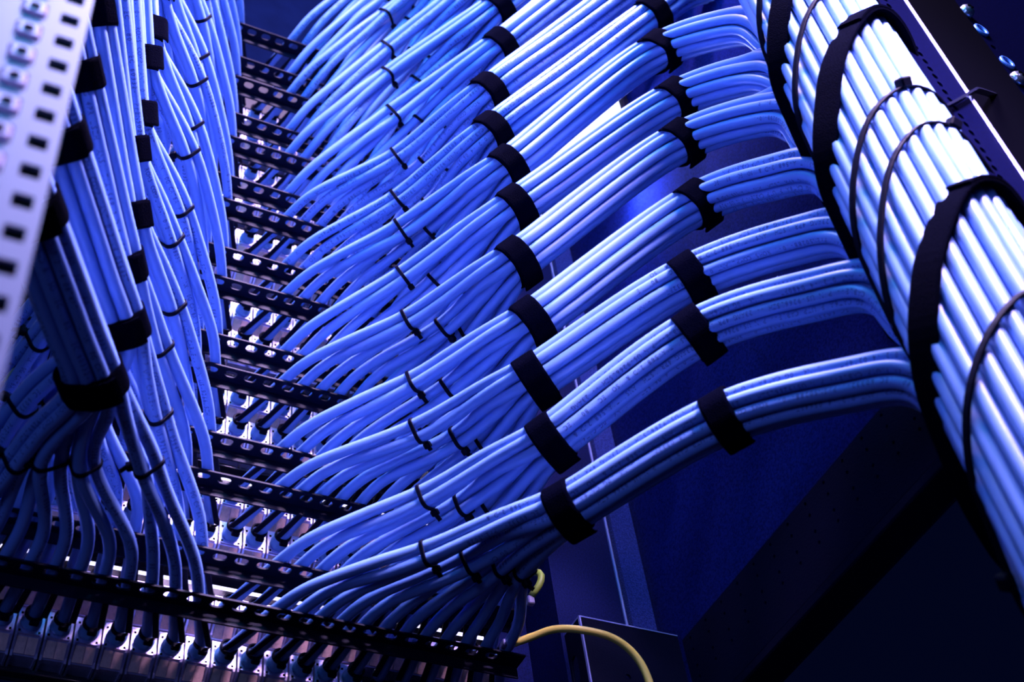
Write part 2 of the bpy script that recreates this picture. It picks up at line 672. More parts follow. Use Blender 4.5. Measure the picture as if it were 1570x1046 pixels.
def bundle_axis(k, I3, O3):
    """middle line of the k-th bundle from its first strap, over the crest and down its place in the trunk (rack axes)"""
    xc, zc = CREST[k]
    C3 = np.array([xc, .275, zc])
    tc = np.array([.42, .91, 0])
    a, b = LANE[k]
    b0 = max(.026, (C3[:2] - TC) @ B_)
    pts = [I3 - (O3 - I3) * .3, I3, O3, C3 - tc * .004, np.array(tr(-.0345, b0, zc - .012)), np.array(tr(-.0290, b0 + .003, zc - .040)),
           np.array(tr(-.026 * .6 + a * .4, b0 * .6 + b * .4, zc - .075)), np.array(tr(a, b, zc - .125)), np.array(tr(a, b, zc - .17)),
           np.array(tr(a, b, min(zc - .21, -.28)))]
    p = smooth_path(np.array(pts), .004)
    return p


PATHS_R, PATHS_L = {}, {}
INFO_R, INFO_L = [], []
BAND = D * 1.0

for k in range(NROW):
    z = ZR[k]
    xi, zi = IN_R[k]
    xo, zo = OUT_R[k]
    I3, O3 = np.array([xi, .125, zi]), np.array([xo, .205, zo])
    t = (O3 - I3) / np.linalg.norm(O3 - I3)
    side = np.array([-t[1], t[0], 0]); side /= np.linalg.norm(side)
    upv = np.cross(side, t)
    if upv[2] < 0: upv = -upv
    sl = sorted(pack12(), key=lambda q: -(q[0] + .35 * q[1]))
    tw = random.uniform(-.25, .25)
    sl2 = [(q[0] * math.cos(tw) - q[1] * math.sin(tw), q[0] * math.sin(tw) + q[1] * math.cos(tw)) for q in sl]
    if k < 7:
        AX = bundle_axis(k, I3, O3)
        AXT, N_, B2_ = frames_of(AX)
        AX0 = int(np.argmin(np.linalg.norm(AX - I3, axis=1)))
        # turn the carried frame so that it starts as (side, upv)
        ca, sa = N_[AX0] @ side, B2_[AX0] @ side
        AXN = N_ * ca + B2_ * sa
        AXB = np.cross(AXT, AXN)
        if AXB[AX0] @ upv < 0:
            AXB = -AXB
    paths = []
    for i in range(12):
        g, j = divmod(i, 3)
        xb, xj = XB_R[i], XJ_R[i]
        tx = [.064, .087, .104, .117][g] + random.uniform(-.003, .003)
        if j == 0 and i: pass
        f = .52
        Tc = np.array([tx, .060 + .002 * g, z + .004 + (zi - z) * f + .002])
        tt = I3 - np.array([XB_R[3 * g + 1], 0, z])
        tt /= np.linalg.norm(tt)
        ts = np.array([-tt[1], tt[0], 0]); ts /= np.linalg.norm(ts)
        tu = np.array([0, 0, 1.])
        off = [(.55 * D, .25 * D), (-.02 * D, -.62 * D), (-.55 * D, .25 * D)][j]
        if g == 0:
            off = [(.5 * D, .42 * D), (.15 * D, -.5 * D), (-.62 * D, .05 * D)][j]
        Tp = Tc + ts * off[0] + tu * off[1]
        u, v = sl[i]
        u2, v2 = sl2[i]
        jz = random.uniform(-.0005, .0005)
        P = [(xj, -.050, z + .0036), (xj + .15 * (xb - xj), -.0425, z + .0036), (xb, -.004, z + .0036),
             (xb + .0105 * (1 - i / 9.5), .016, z + .0048 + (zi - z) * .1 + jz),
             tuple(Tp),
             tuple(Tp * .45 + (I3 + side * u * .9 + upv * v * .9) * .55 + np.array([0, 0, .001])),
             tuple(I3 + side * u + upv * v),
             tuple((I3 + O3) / 2 + side * (u + u2) / 2 * 1.04 + upv * (v + v2) / 2 * 1.04),
             tuple(O3 + side * u2 + upv * v2)]
        if k < 7:
            P = P[:6]
            for q in range(AX0, len(AX), 4):
                P.append(tuple(AX[q] + AXN[q] * u + AXB[q] * v))
        else:
            e = O3 + t * .05 + np.array([.0, .0, -.004])
            e2 = O3 + t * .085 + np.array([.004, .004, -.03])
            P += [tuple(e + side * u2 + upv * v2), tuple(e2 + side * u2 + upv * v2)]
        paths.append(smooth_path(W(np.array(P))))
    PATHS_R[k] = paths
    INFO_R.append((I3, O3, t))


def finish_right(k):
    paths = PATHS_R[k]
    I3, O3, t = INFO_R[k]
    for i, pts in enumerate(paths):
        ob = cable('network_cable', pts, R, .8 if k < 9 else .5, (.06, .93))
        tag(ob, 'blue network cable, %s from the gap on the trunk side of the %s' % (ORD[i], nth(k, 'black bar')), 'cable',
            'blue network cables fanning out from the black bars')
    nm = nth(k, 'trunk-side bundle')
    if in_view(W(I3), 40):
        strap(paths, W(I3), wdir(t), R, .0150, 'black fabric strap on the %s of blue cables, the strap nearer its fan' % nm, 'black straps round the cable bundles')
    if k < 8 and in_view(W(O3), 40):
        strap(paths, W(O3), wdir(t), R, .0150, 'black fabric strap on the %s of blue cables, the strap nearer the trunk' % nm, 'black straps round the cable bundles')
    for g in range(4):
        trio = paths[3 * g:3 * g + 3]
        c = [p[np.argmin(np.abs(p[:, 1] - (.060 + .002 * g)))] for p in trio]
        o = np.mean(c, 0)
        if not in_view(o, 10):
            continue
        d = np.mean([p[min(len(p) - 1, np.argmin(np.abs(p[:, 1] - (.060 + .002 * g))) + 3)] - cc for p, cc in zip(trio, c)], 0)
        ztie(trio, o, d, R, 'thin black cable tie round the %s trio of cables from the gap, %s' % (ORD[g], nm), 'thin black ties on the fanned cables',
             down + .25 * right)

N_LEFT = [12] * 4 + [10] * 3 + [7] * 5 + [6] * 3
for k in range(NROW):
    z = ZR[k]
    xi, zi = IN_L[k]
    I3 = np.array([xi, .125, zi])
    O3 = np.array([-.178 if k else -.182, .205, OUT_L[k]])
    t = (O3 - I3) / np.linalg.norm(O3 - I3)
    side = np.array([t[1], -t[0], 0]); side /= np.linalg.norm(side)     # towards the gap
    upv = np.cross(side, t)
    if upv[2] < 0: upv = -upv
    sl = sorted(pack12(), key=lambda q: -(q[0] + .2 * q[1]))
    tw = random.uniform(-.25, .25)
    paths = []
    n = N_LEFT[k]
    E3 = O3 + t * .052
    AX = smooth_path(np.array([I3 - t * .03, I3, O3, E3, E3 + t * .026 + np.array([0, 0, -.006]), E3 + t * .040 + np.array([0, 0, -.022]), E3 + t * .043 + np.array([0, 0, -.040])]), .004)
    AXT, N_, B2_ = frames_of(AX)
    AX0 = int(np.argmin(np.linalg.norm(AX - I3, axis=1)))
    ca, sa = N_[AX0] @ side, B2_[AX0] @ side
    AXN = N_ * ca + B2_ * sa
    AXB = np.cross(AXT, AXN)
    if AXB[AX0] @ upv < 0:
        AXB = -AXB
    for i in range(n):
        g, j = divmod(i, 3)
        xb, xj = XB_L[i], XJ_L[i]
        tx = [-.094, -.124, -.142, -.155][g] + random.uniform(-.003, .003)
        ty = [.074, .066, .064, .060][g]
        Tc = np.array([tx, ty, z + .005 + (zi - z) * .55])
        tt = I3 - np.array([XB_L[min(11, 3 * g + 1)], 0, z]); tt /= np.linalg.norm(tt)
        ts = np.array([tt[1], -tt[0], 0]); ts /= np.linalg.norm(ts)
        off = [(.55 * D, .25 * D), (-.02 * D, -.62 * D), (-.55 * D, .25 * D)][j]
        Tp = Tc + ts * off[0] + np.array([0, 0, off[1]])
        u, v = sl[i]
        u2, v2 = u * math.cos(tw) - v * math.sin(tw), u * math.sin(tw) + v * math.cos(tw)
        P = [(xj, -.050, z + .0036), (xj + .15 * (xb - xj), -.0425, z + .0036), (xb, -.004, z + .0036),
             (xb - .009 + .0015 * i, .018, z + .0048 + (zi - z) * .12),
             tuple(Tp), tuple(Tp * .45 + (I3 + side * u * .9 + upv * v * .9) * .55 + np.array([0, 0, .001])),
             tuple(I3 + side * u + upv * v),
             tuple((I3 + O3) / 2 + side * (u + u2) / 2 * 1.04 + upv * (v + v2) / 2 * 1.04),
             tuple(O3 + side * u2 + upv * v2)]
        P = P[:6]
        for q in range(AX0, len(AX), 4):
            P.append(tuple(AX[q] + AXN[q] * u + AXB[q] * v))
        paths.append(smooth_path(W(np.array(P))))
    PATHS_L[k] = paths
    INFO_L.append((I3, O3, t))


def finish_left(k):
    paths = PATHS_L[k]
    n = len(paths)
    I3, O3, t = INFO_L[k]
    for i, pts in enumerate(paths):
        ob = cable('network_cable', pts, R, .5 if k < 9 else .3, (.06, .93))
        tag(ob, 'blue network cable, %s from the gap on the pale-post side of the %s' % (ORD[i], nth(k, 'black bar')), 'cable',
            'blue network cables fanning out from the black bars')
    nm = nth(k, 'bundle')
    if in_view(W(I3), 40):
        strap(paths, W(I3), wdir(t), R, .0150, 'black fabric strap on the %s at the pale-post side, the strap nearer its fan' % nm, 'black straps round the cable bundles')
    if in_view(W(O3), 40):
        strap(paths, W(O3), wdir(t), R, .0150, 'black fabric strap on the %s at the pale-post side, the strap nearer the post' % nm, 'black straps round the cable bundles')
    for g in range((n + 2) // 3):
        trio = paths[3 * g:3 * g + 3]
        yy = [.074, .066, .064, .060][g]
        c = [p[np.argmin(np.abs(p[:, 1] - yy))] for p in trio]
        o = np.mean(c, 0)
        if not in_view(o, 10):
            continue
        d = np.mean([p[min(len(p) - 1, np.argmin(np.abs(p[:, 1] - yy)) + 3)] - cc for p, cc in zip(trio, c)], 0)
        ztie(trio, o, d, R, 'thin black cable tie, %s trio of cables from the gap, %s at pale-post side' % (ORD[g], nm),
             'thin black ties on the fanned cables', -right + .3 * down)

# ------------------------------------------------------------------ the thick trunk
TRUNK = []
slots = []
for q in range(14):
    a = math.radians(-101 + 15.2 * q)
    slots.append((.0305 * math.sin(a), -.0305 * math.cos(a), 1))
for q in range(10):
    a = math.radians(-86 + 19.2 * q)
    slots.append((.0228 * math.sin(a), -.0228 * math.cos(a), 0))
slots.sort(key=lambda s: s[0])
for (a, b, front) in slots:
    P = []
    ph = random.uniform(0, 6.28)
    for zz in list(np.linspace(.46, -.26, 10)):
        ww = .0016 * math.sin(ph + zz * 13) + random.uniform(-.0004, .0004)
        rr = random.uniform(-.0006, .0004)
        P.append(tr(a * (1 + rr / .03) + ww * (-b / .03), b * (1 + rr / .03) + ww * (a / .03), zz))
    TRUNK.append(smooth_path(W(np.array(P)), .005))

# give every cable its own room
ALL = [p for k in range(NROW) for p in PATHS_R[k]] + [p for k in range(NROW) for p in PATHS_L[k]] + TRUNK
RAD = [R] * (len(ALL) - len(TRUNK)) + [RT] * len(TRUNK)
WT = []
for p in ALL[:len(ALL) - len(TRUNK)]:
    w_ = np.ones(len(p))
    w_[p[:, 1] < -.003] = 0
    m_ = (p[:, 1] >= -.003) & (p[:, 1] < .02)
    w_[m_] = np.clip((p[m_, 1] + .003) / .023, .03, 1)
    WT.append(w_)
WT += [np.full(len(p), .35) for p in TRUNK]
ALL = relax(ALL, RAD, WT, 110)
n_ = 0
for D_ in (PATHS_R, PATHS_L):
    for k in range(NROW):
        D_[k] = ALL[n_:n_ + len(D_[k])]
        n_ += len(D_[k])
TRUNK = ALL[n_:]
for k in range(NROW):
    finish_right(k)
    finish_left(k)
of, ob_ = 0, 0
for (a, b, front), pts in zip(slots, TRUNK):
    ob = cable('trunk_cable', np.vstack([pts, W(np.array(tr(a, b, -.7))), W(np.array(tr(a, b, -1.195)))]), RT, .5 if front else 0, (.6, .98))
    if front:
        lb = 'pale blue cable on the face of the thick trunk, %s from the bundle side' % ORD[of]; of += 1
    else:
        lb = 'pale blue cable behind the face cables of the thick trunk, %s from bundle side' % ORD[ob_]; ob_ += 1
    tag(ob, lb, 'cable', 'cables of the thick trunk')


def trunk_band(kind, z0, sa, sb, label, width=.0155, head=None):
    o = W(np.array([*(TC - B_ * .034), z0]))
    o = W(np.array([TC[0], TC[1], z0 - sb * .034]))
    t = np.array([0, 0, 1.]) - sa * wdir((*A_, 0)) + sb * wdir((*B_, 0))
    t /= np.linalg.norm(t)
    ex, ey, ez = frame_for(t)
    held = list(TRUNK)
    for k in range(7):
        if CREST[k][1] - .035 > z0 - sb * .05 - sa * .03:
            held += PATHS_R[k]
    C = []
    for p in held:
        d = (p - o) @ ez
        for i in np.where(d[:-1] * d[1:] <= 0)[0]:
            w_ = d[i] / (d[i] - d[i + 1] + 1e-12)
            c = p[i] + (p[i + 1] - p[i]) * w_ - o
            if abs(c @ ex) < .1 and abs(c @ ey) < .1 and np.hypot(c[0], c[1]) < .085:
                C.append((c @ ex, c @ ey))
    L = smooth_loop(loop_round(C, RT + .0012, 90), 2)
    mb = MB()
    c = L.mean(0)
    ang = np.arctan2(L[:, 1] - c[1], L[:, 0] - c[0])
    if kind == 'strap':
        band(mb, L, o, ex, ey, ez, width, .0016)
        ob = tag(mb.build('cable_strap', M_VELCRO), label, 'cable strap', 'black bands round the thick trunk')
        td = wdir((*A_, 0)) + .5 * wdir((*B_, 0))
        st = int(np.argmin(np.abs(np.angle(np.exp(1j * (ang - math.atan2(td @ ey, td @ ex)))))))
        m2 = MB()
        band(m2, L, o, ex, ey, ez, width * .97, .0016, (st - 26) % len(L), 26, lift=.0017, lift_end=.0019)
        m2.build('strap_tail', M_VELCRO, ob)
    else:
        band(mb, L, o, ex, ey, ez, .0038, .0013)
        ob = tag(mb.build('cable_tie', M_TIE), label, 'cable tie', 'black bands round the thick trunk')
        hd = wdir((*(A_ * head[0] + B_ * head[1]), 0))
        i = int(np.argmin(np.abs(np.angle(np.exp(1j * (ang - math.atan2(hd @ ey, hd @ ex)))))))
        tg = L[(i + 1) % len(L)] - L[i - 1]; tg /= np.linalg.norm(tg)
        nr = np.array([tg[1], -tg[0]])
        hc = o + ex * L[i][0] + ey * L[i][1]
        T3, N3 = ex * tg[0] + ey * tg[1], ex * nr[0] + ey * nr[1]
        bx = MB()
        bx.box((-.0036, 0, -.0033), (.0036, .0056, .0033), 0, .0009, rack=False)
        vv = np.concatenate(bx.v)
        m2 = MB()
        m2.add(hc + vv[:, :1] * T3 + vv[:, 1:2] * N3 + vv[:, 2:3] * ez, bx.f)
        m2.build('tie_head', M_TIE, ob)
    return ob


trunk_band('strap', .228, 1.6, .4, 'wide black strap round the trunk, topmost of the three in view')
trunk_band('strap', .135, 1.7, .4, 'wide black strap round the trunk, middle one of the three in view')
trunk_band('strap', -.018, 1.5, .5, 'wide black strap round the trunk just above the lowest bundle')
trunk_band('tie', .262, 1.2, .4, 'thin black tie at the top edge of the trunk', head=(-.03, .02))
trunk_band('tie', .185, 1.3, .6, 'thin black tie round the trunk between its two upper wide straps', head=(.03, .02))
trunk_band('tie', .076, 1.15, .6, 'thin black tie round the trunk, head on the bright face', head=(.030, -.030))
trunk_band('tie', .040, 1.4, .8, 'thin black tie round the trunk, head by the perforated post', head=(.034, -.026))
trunk_band('tie', -.082, 1.0, .5, 'thin black tie round the trunk below the lowest wide strap', head=(-.036, .006))

# ------------------------------------------------------------------ lacing bars with fingers
def make_bar():
    root = empty('lacing_bar', (0, 0, 0))
    xs0, xs1 = -.196, .1495
    holes = []
    x = -.0218 - PB * 13.5 + .0005
    us = [xs0] + [(-.0338 + PB * q) for q in range(-12, 14)] + [xs1]
    cells = []
    cen = [-.0343 + PB * q for q in range(-12, 14)]
    u = xs0
    for c in cen:
        u1 = c + PB / 2
        cells.append((u, u1, -.0120, 0, ('slot', .0078, .0054), (c, -.0052)))
        u = u1
    cells.append((u, xs1, -.0120, 0, None))
    mb = MB()
    holed_plate(mb, cells, .0012, lambda a, b, w: (-a, b, -w))
    mb.build('perforated_flange', M_BAR, root, local=True)
    m2 = MB()
    m2.box((xs0, -.0132, -.0085), (xs1, -.0120, 0), 0, .0003)
    m2.build('rear_flange', M_BAR, root, local=True)
    fing = []
    for side in (0, 1):
        for i in range(12):
            xb, xj = (XB_R, XJ_R)[side][i] if side else XB_L[i], (XJ_R if side else XJ_L)[i]
            xb = XB_R[i] if side else XB_L[i]
            dx = -.0047 if side else .0047
            m3 = MB()
            w = .0017
            a = np.array([xb + dx, -.0125, -.0004]); b = np.array([xj + dx + .1 * (xb - xj), -.0445, -.0004])
            V = []
            for p in (a, b):
                for sx in (-w, w):
                    for sz in (0, .0011):
                        V.append((-(p[0] + sx), p[1], p[2] + sz))
            m3.add(V, [(0, 1, 3, 2), (4, 6, 7, 5), (0, 4, 5, 1), (2, 3, 7, 6), (0, 2, 6, 4), (1, 5, 7, 3)])
            fing.append(m3.build('support_finger', M_BAR, root, local=True))
    return root


def copy_tree(o, parent=None):
    c = o.copy()
    COL.objects.link(c)
    if parent is not None:
        c.parent = parent
    for ch in list(o.children):
        copy_tree(ch, c)
    return c


bar0 = make_bar()
for k in range(NROW):
    b = bar0 if k == 0 else copy_tree(bar0)
    b.location = W((0, 0, ZR[k]))
    tag(b, 'black perforated lacing bar carrying fanned blue cables, %s' % ('lowest of all' if k == 0 else ORD[k] + ' up from the bottom'), 'lacing bar', 'black perforated lacing bars')

# ------------------------------------------------------------------ keystone jacks
def make_jack():
    root = empty('keystone_jack', (0, 0, 0))
    w = .0064
    m = MB()
    # body with a sloping front that carries the shutters, and a rear frame
    V = []
    prof = [(-.0080, .0100), (-.0080, -.0068), (-.0150, -.0152), (-.0300, -.0152), (-.0300, .0100)]
    for x in (-w, w):
        for (y, z) in prof:
            V.append((x, y, z))
    m.add(V, [(4, 3, 2, 1, 0), (5, 6, 7, 8, 9)] + [(i, (i + 1) % 5, 5 + (i + 1) % 5, 5 + i) for i in range(5)])
    m.box((-w, -.0080, -.0068), (w, -.0064, .0100), 0, .0003)
    m.build('body', M_SILVER, root, local=True)
    for sx in (-1, 1):
        c = MB()
        x0 = sx * (w + .0001)
        V = []
        prof = [(-.0060, -.0060), (-.0060, .0095), (-.0310, .0095), (-.0310, -.0160), (-.0140, -.0166), (-.0128, -.0138), (-.0096, -.0112), (-.0066, -.0082)]
        for xx in (x0 - .0006, x0 + .0006):
            for (y, z) in prof:
                V.append((-xx, y, z))
        n = len(prof)
        c.add(V, [tuple(range(n)), tuple(range(2 * n - 1, n - 1, -1))] + [(i, n + i, n + (i + 1) % n, (i + 1) % n) for i in range(n)])
        c.build('side_cheek', M_SILVER, root, local=True)
        s_ = MB()
        x_a, x_b = (.0002, w - .0009) if sx > 0 else (-w + .0009, -.0002)
        V = [(-x, y, z) for x in (x_a, x_b) for (y, z) in ((-.0078, -.0078), (-.0136, -.0148), (-.0146, -.0144), (-.0088, -.0074))]
        s_.add(V, [(0, 1, 2, 3), (7, 6, 5, 4), (0, 4, 5, 1), (1, 5, 6, 2), (2, 6, 7, 3), (3, 7, 4, 0)])
        s_.build('shutter', M_SHUTTER, root, local=True)
        h = MB()
        for zz in (-.0052, .0062):
            cxx = -sx * .0052
            h.box((cxx - .0006, -.0065, zz - .0006), (cxx + .0006, -.0060, zz + .0006))
        h.build('rivet_hole', M_SHADE, root, local=True)
    cap = MB()
    ys = np.array([-.0066, -.0040, -.0035, .0010, .0018])
    rs = np.array([.0056, .0056, .0048, .0044, .0037])
    cap.tube(np.stack([np.zeros(5), ys, np.zeros(5) + .0005], 1), rs, 16)
    cap.build('strain_cap', M_CAP, root, local=True)
    tie = MB()
    a = np.linspace(0, 2 * math.pi, 20, endpoint=False)
    L = np.stack([np.cos(a), np.sin(a)], 1) * .0042
    band(tie, L, np.array([0, .0030, .0002]), np.array([1., 0, 0]), np.array([0, 0, 1.]), np.array([0, 1., 0]), .0026, .0010)
    tie.box((-.0020, .0012, -.0075), (.0030, .0048, -.0042), 0, .0006)
    tie.build('cap_tie', M_TIE, root, local=True)
    return root


jack0 = make_jack()
used = False
for k in range(NROW - 1):
    for side in (0, 1):
        for i in range(12):
            if side == 0 and k >= 3 and i > 4: continue
            if side == 1 and i > (11 if k < 2 else 6): continue
            p = W(((XJ_R if side else XJ_L)[i], -.0495, ZR[k] + .0034))
            if not in_view(p + np.array([0, -.01, -.004]), 10):
                continue
            j = copy_tree(jack0) if used else jack0
            used = True
            j.location = p
            xb, xj = (XB_R[i], XJ_R[i]) if side else (XB_L[i], XJ_L[i])
            j.rotation_euler = (0, 0, random.uniform(-.02, .02))
            tag(j, 'silver keystone jack with brown shutters, %s from the gap, %s, %s' % (ORD[i], nth(k, 'row'), 'trunk side' if side else 'pale-post side'), 'keystone jack', 'silver keystone jacks')

def wbox2(name, lo, hi, mt):
    b = MB(); b.box(lo, hi)
    n = MB(); n.add(np.concatenate(b.v) + np.array([0, 0, H0]), b.f)
    return n.build(name, mt)


# ------------------------------------------------------------------ patch panels
for q in range(8):
    z0 = ZR[2 * q] if 2 * q < NROW else .71
    root = empty('patch_panel', W((-.0225, -.0760, z0 - .0210)))
    def blk(lo, hi, name, mt, bev=0.):
        b = MB()
        b.box(lo, hi, 0, bev)
        n = MB(); n.add(np.concatenate(b.v) + np.array([0, 0, H0]), b.f)
        return n.build(name, mt, root)
    blk((-.225, -.0752, z0 - .0210), (.185, -.0744, z0 + .0654), 'face_plate', M_PANEL)
    blk((-.225, -.0744, z0 - .0192), (.185, -.0690, z0 - .0182), 'bottom_lip', M_PANEL, .0003)
    blk((-.225, -.0744, z0 - .0176), (.185, -.0735, z0 - .0164), 'bright_edge', M_LIP)  # added silver strip that paints a highlight line along the lip
    tag(root, 'black patch panel behind the silver jacks, %s' % ('lowest in the rack' if q == 0 else ORD[q] + ' up from the bottom'), 'patch panel', 'black patch panels')

fp = wbox2('filler_panel', (-.225, -.0752, -H0), (.185, -.0744, -.0246), M_PANEL)
tag(fp, 'plain black filler panel below the lowest patch panel', 'panel')

# ------------------------------------------------------------------ pale post in the foreground
YP = .352
root = empty('rack_post', W((-.21, YP, -H0)))
m = MB()
cells = []
zc0, dz = -.30, .0137
zz = zc0
nut_spots = []
cells.append((-.2600, -.1830, -H0, zc0, None))
for q in range(30):
    z1 = zz + dz
    cells.append((-.1935, -.1830, zz, z1, ('rect', .0056, .0062), (-.1885, (zz + z1) / 2)))
    cells.append((-.2060, -.1935, zz, z1, ('rect', .0078, .0088), (-.1992, (zz + z1) / 2)))
    cells.append((-.2600, -.2060, zz, z1, None))
    nut_spots.append((-.1992, (zz + z1) / 2))
    zz = z1
holed_plate(m, cells, .0014, lambda a, b, w: (-a, YP - w, b + H0))
m.build('perforated_face', M_POST, root)
m = MB()
for lo, hi in (((-.1842, YP - .022, -H0), (-.1831, YP - .0010, zz)), ((-.260, YP - .0235, -H0), (-.1831, YP - .022, zz))):
    b = MB(); b.box(lo, hi)
    m.add(np.concatenate(b.v) + np.array([0, 0, H0]), b.f)
m.build('channel_walls', M_BAR2, root)  # black material stands in for the unlit inside of the channel
tag(root, 'pale lavender-lit perforated steel post, blurred in the near foreground', 'rack post')
for q, (x, z) in enumerate(nut_spots):
    if in_view(W((x, YP, z)), 20):
        e = MB()
        b = MB(); b.box((x - .0036, YP - .005, z - .0038), (x + .0036, YP + .0012, z + .0038), 0, .001)
        e.add(np.concatenate(b.v) + np.array([0, 0, H0]), b.f)
        nb = e.build('cage_nut', M_NUT)
        h = MB()
        h.tube(W(np.array([[x, YP + .0008, z], [x, YP + .0015, z]])), .0017, 14)
        h.build('threaded_hole', M_SHADE, nb)
        tag(nb, 'bright zinc cage nut in the blurred pale post', 'cage nut', 'cage nuts in the pale post')

# ------------------------------------------------------------------ perforated indigo post by the trunk
root = empty('rack_post', W((.245, .36, -H0)))
m = MB()
cells = []
zz = -.34
while zz < .50:
    z1 = zz + .0079
    cells.append((.2215, .2470, zz, z1, ('oval', .0036, .0052), (.2425, (zz + z1) / 2)))
    cells.append((.2470, .2610, zz, z1, None))
    zz = z1
holed_plate(m, cells, .0016, lambda a, b, w: (-a, .36 - w, b + H0))
m.build('perforated_face', M_RPOST, root)
def wbox(name, lo, hi, mt, parent=None, bev=0.):
    b = MB(); b.box(lo, hi, 0, bev)
    n = MB(); n.add(np.concatenate(b.v) + np.array([0, 0, H0]), b.f)
    return n.build(name, mt, parent)
wbox('hole_shade_backing', (.2222, .3560, -H0), (.2600, .3572, .50), M_SHADE, root)  # added near-black sheet painting the dark depth behind the oval holes
wbox('folded_edge', (.2610, .3560, -H0), (.2640, .3610, .50), M_EDGE, root, .0006)
tag(root, 'indigo steel post with a row of small oval holes beside the thick trunk', 'rack post')

root = empty('equipment_plate', W((.40, .33, -.1)))
m = MB()
cells = []
spots = [(.387, .367, 's'), (.391, .345, 'r'), (.393, .324, 'o'), (.394, .303, 'r'), (.389, .277, 's'), (.393, .256, 'r')]
holes = [(.391, .345, .0052), (.393, .324, .0062), (.394, .303, .0052), (.393, .256, .0052), (.387, .367, .003), (.389, .277, .003)]
zs = sorted([.367, .345, .324, .303, .277, .256])
ed = [-.1] + [(a + b) / 2 for a, b in zip(zs[:-1], zs[1:])] + [.55]
ed = [-.1, .2455] + [(a + b) / 2 for a, b in zip(zs[:-1], zs[1:])] + [.379, .55]
cells.append((.3520, .56, ed[0], ed[1], None))
for q, z in enumerate(zs):
    x, _, hh = [h for h in holes if abs(h[1] - z) < 1e-6][0]
    cells.append((.3520, .412, ed[q + 1], ed[q + 2], ('oval', hh * .8, hh), (x, z)))
    cells.append((.412, .56, ed[q + 1], ed[q + 2], None))
cells.append((.3520, .56, ed[-2], ed[-1], None))
holed_plate(m, cells, .003, lambda a, b, w: (-a, .33 - w, b + H0))
m.build('plate', M_RPOST, root)
wbox('edge_line', (.3505, .327, -.1), (.3520, .3310, .55), M_PLATE, root)
wbox('gap_shade_sheet', (.2660, .344, -.1), (.3505, .346, .55), M_SHADE, root)  # added near-black sheet for the unlit gap, also hides the cables behind
for (x, z, kd) in spots:
    if kd == 'r':
        a = np.linspace(0, 2 * math.pi, 25)
        e = MB()
        e.tube(W(np.stack([x + .0046 * np.cos(a), np.full(25, .3308), z + .0060 * np.sin(a)], 1)), .0014, 8, caps=False)
        e.build('grommet_ring', M_RING, root)
tag(root, 'dark indigo plate with ringed holes in the corner behind the post', 'plate')
for (x, z, kd) in spots:
    if kd == 's':
        e = MB()
        ys = np.array([.3300, .3320, .3345, .3360, .3368])
        e.tube(W(np.stack([np.full(5, x), ys, np.full(5, z)], 1)), np.array([.0058, .0058, .0050, .0033, .001]), 18)
        ob = e.build('screw', M_SCREW)
        cr = MB()
        for lo, hi in (((x - .0026, .3359, z - .0005), (x + .0026, .3371, z + .0005)), ((x - .0005, .3359, z - .0026), (x + .0005, .3371, z + .0026))):
            b = MB(); b.box(lo, hi); cr.add(np.concatenate(b.v) + np.array([0, 0, H0]), b.f)
        cr.build('cross_recess', M_SHADE, ob)
        tag(ob, 'shiny cross-head screw in the indigo plate, %s of the two' % ('upper' if z > .3 else 'lower'), 'screw')

# tie that anchors the trunk to the perforated post
P = smooth_path(W(np.array([(.227, .3632, .101), (.238, .3628, .112), (.2625, .3632, .1375), (.270, .3615, .146), (.30, .352, .175), (.352, .3335, .229), (.362, .3312, .238)])), .002)
T_, N_, B2 = frames_of(P)
m = MB()
V = []
for q in range(len(P)):
    for (sa, sb) in ((-1, -1), (1, -1), (1, 1), (-1, 1)):
        V.append(P[q] + N_[q] * sa * .0007 + B2[q] * sb * .0017)
F = [(q * 4 + a, q * 4 + (a + 1) % 4, q * 4 + 4 + (a + 1) % 4, q * 4 + 4 + a) for q in range(len(P) - 1) for a in range(4)]
m.add(V, F + [(0, 1, 2, 3), tuple((len(P) - 1) * 4 + a for a in (3, 2, 1, 0))])
ob = m.build('anchor_tie', mat('glossy_black_nylon', (.01, .012, .03), .18, spec=.9))
tag(ob, 'black tie strung from the thick trunk across the post edge', 'cable tie')

# ------------------------------------------------------------------ setting: side wall, back, brace, flange
def struct(ob):
    ob['kind'] = 'structure'
    return ob


struct(wbox('wall_right', (.266, -.16, -.045), (.270, .262, 1.0), M_WALL))
struct(wbox('floor', (-1.5, -2.2, -H0 - .05), (1.5, 1.5, -H0), M_BAR2))
struct(wbox('wall_back', (-.70, -.125, .655), (.27, -.120, 1.6), M_BACK))

root = empty('side_brace', W((.255, .02, -.04)))
m = MB()
cells = []
y0 = .019
ylo = y0
cs = []
for q in range(13):
    yc = .0275 + .0183 * q
    yb = yc + .00915 if q < 12 else .262
    cs.append((ylo, yb, -.0040, .0175, None, (yc, .0)))
    ylo = yb
for (a, b, _, _, _, (yc, _)) in cs:
    cells.append((a, b, .0075, .0175, ('oval', .0020, .0024), (yc, .0138)))
    cells.append((a, b, -.0012, .0075, ('oval', .0020, .0024), (yc + .0002, .0052)))
    cells.append((a, b, -.0100, -.0012, ('oval', .0020, .0024), (yc + .0001, -.0062)))
    cells.append((a, b, -.0360, -.0100, ('oval', .0020, .0024), (yc + .0001, -.0140)))
holed_plate(m, cells, .0015, lambda a, b, w: (-.2500 - w, a, b + H0))
m.build('perforated_web', M_BAR2, root)
wbox('top_fold', (.2500, .019, .0175), (.2655, .262, .0190), M_PLATE, root, .0003)
wbox('bottom_fold', (.2500, .019, -.0375), (.2655, .262, -.0360), M_BAR2, root, .0003)
wbox('outer_rail', (.2440, .012, -.0480), (.2655, .262, -.0415), M_BAR2, root, .001)
tag(root, 'dark perforated steel brace running along the side wall', 'brace')

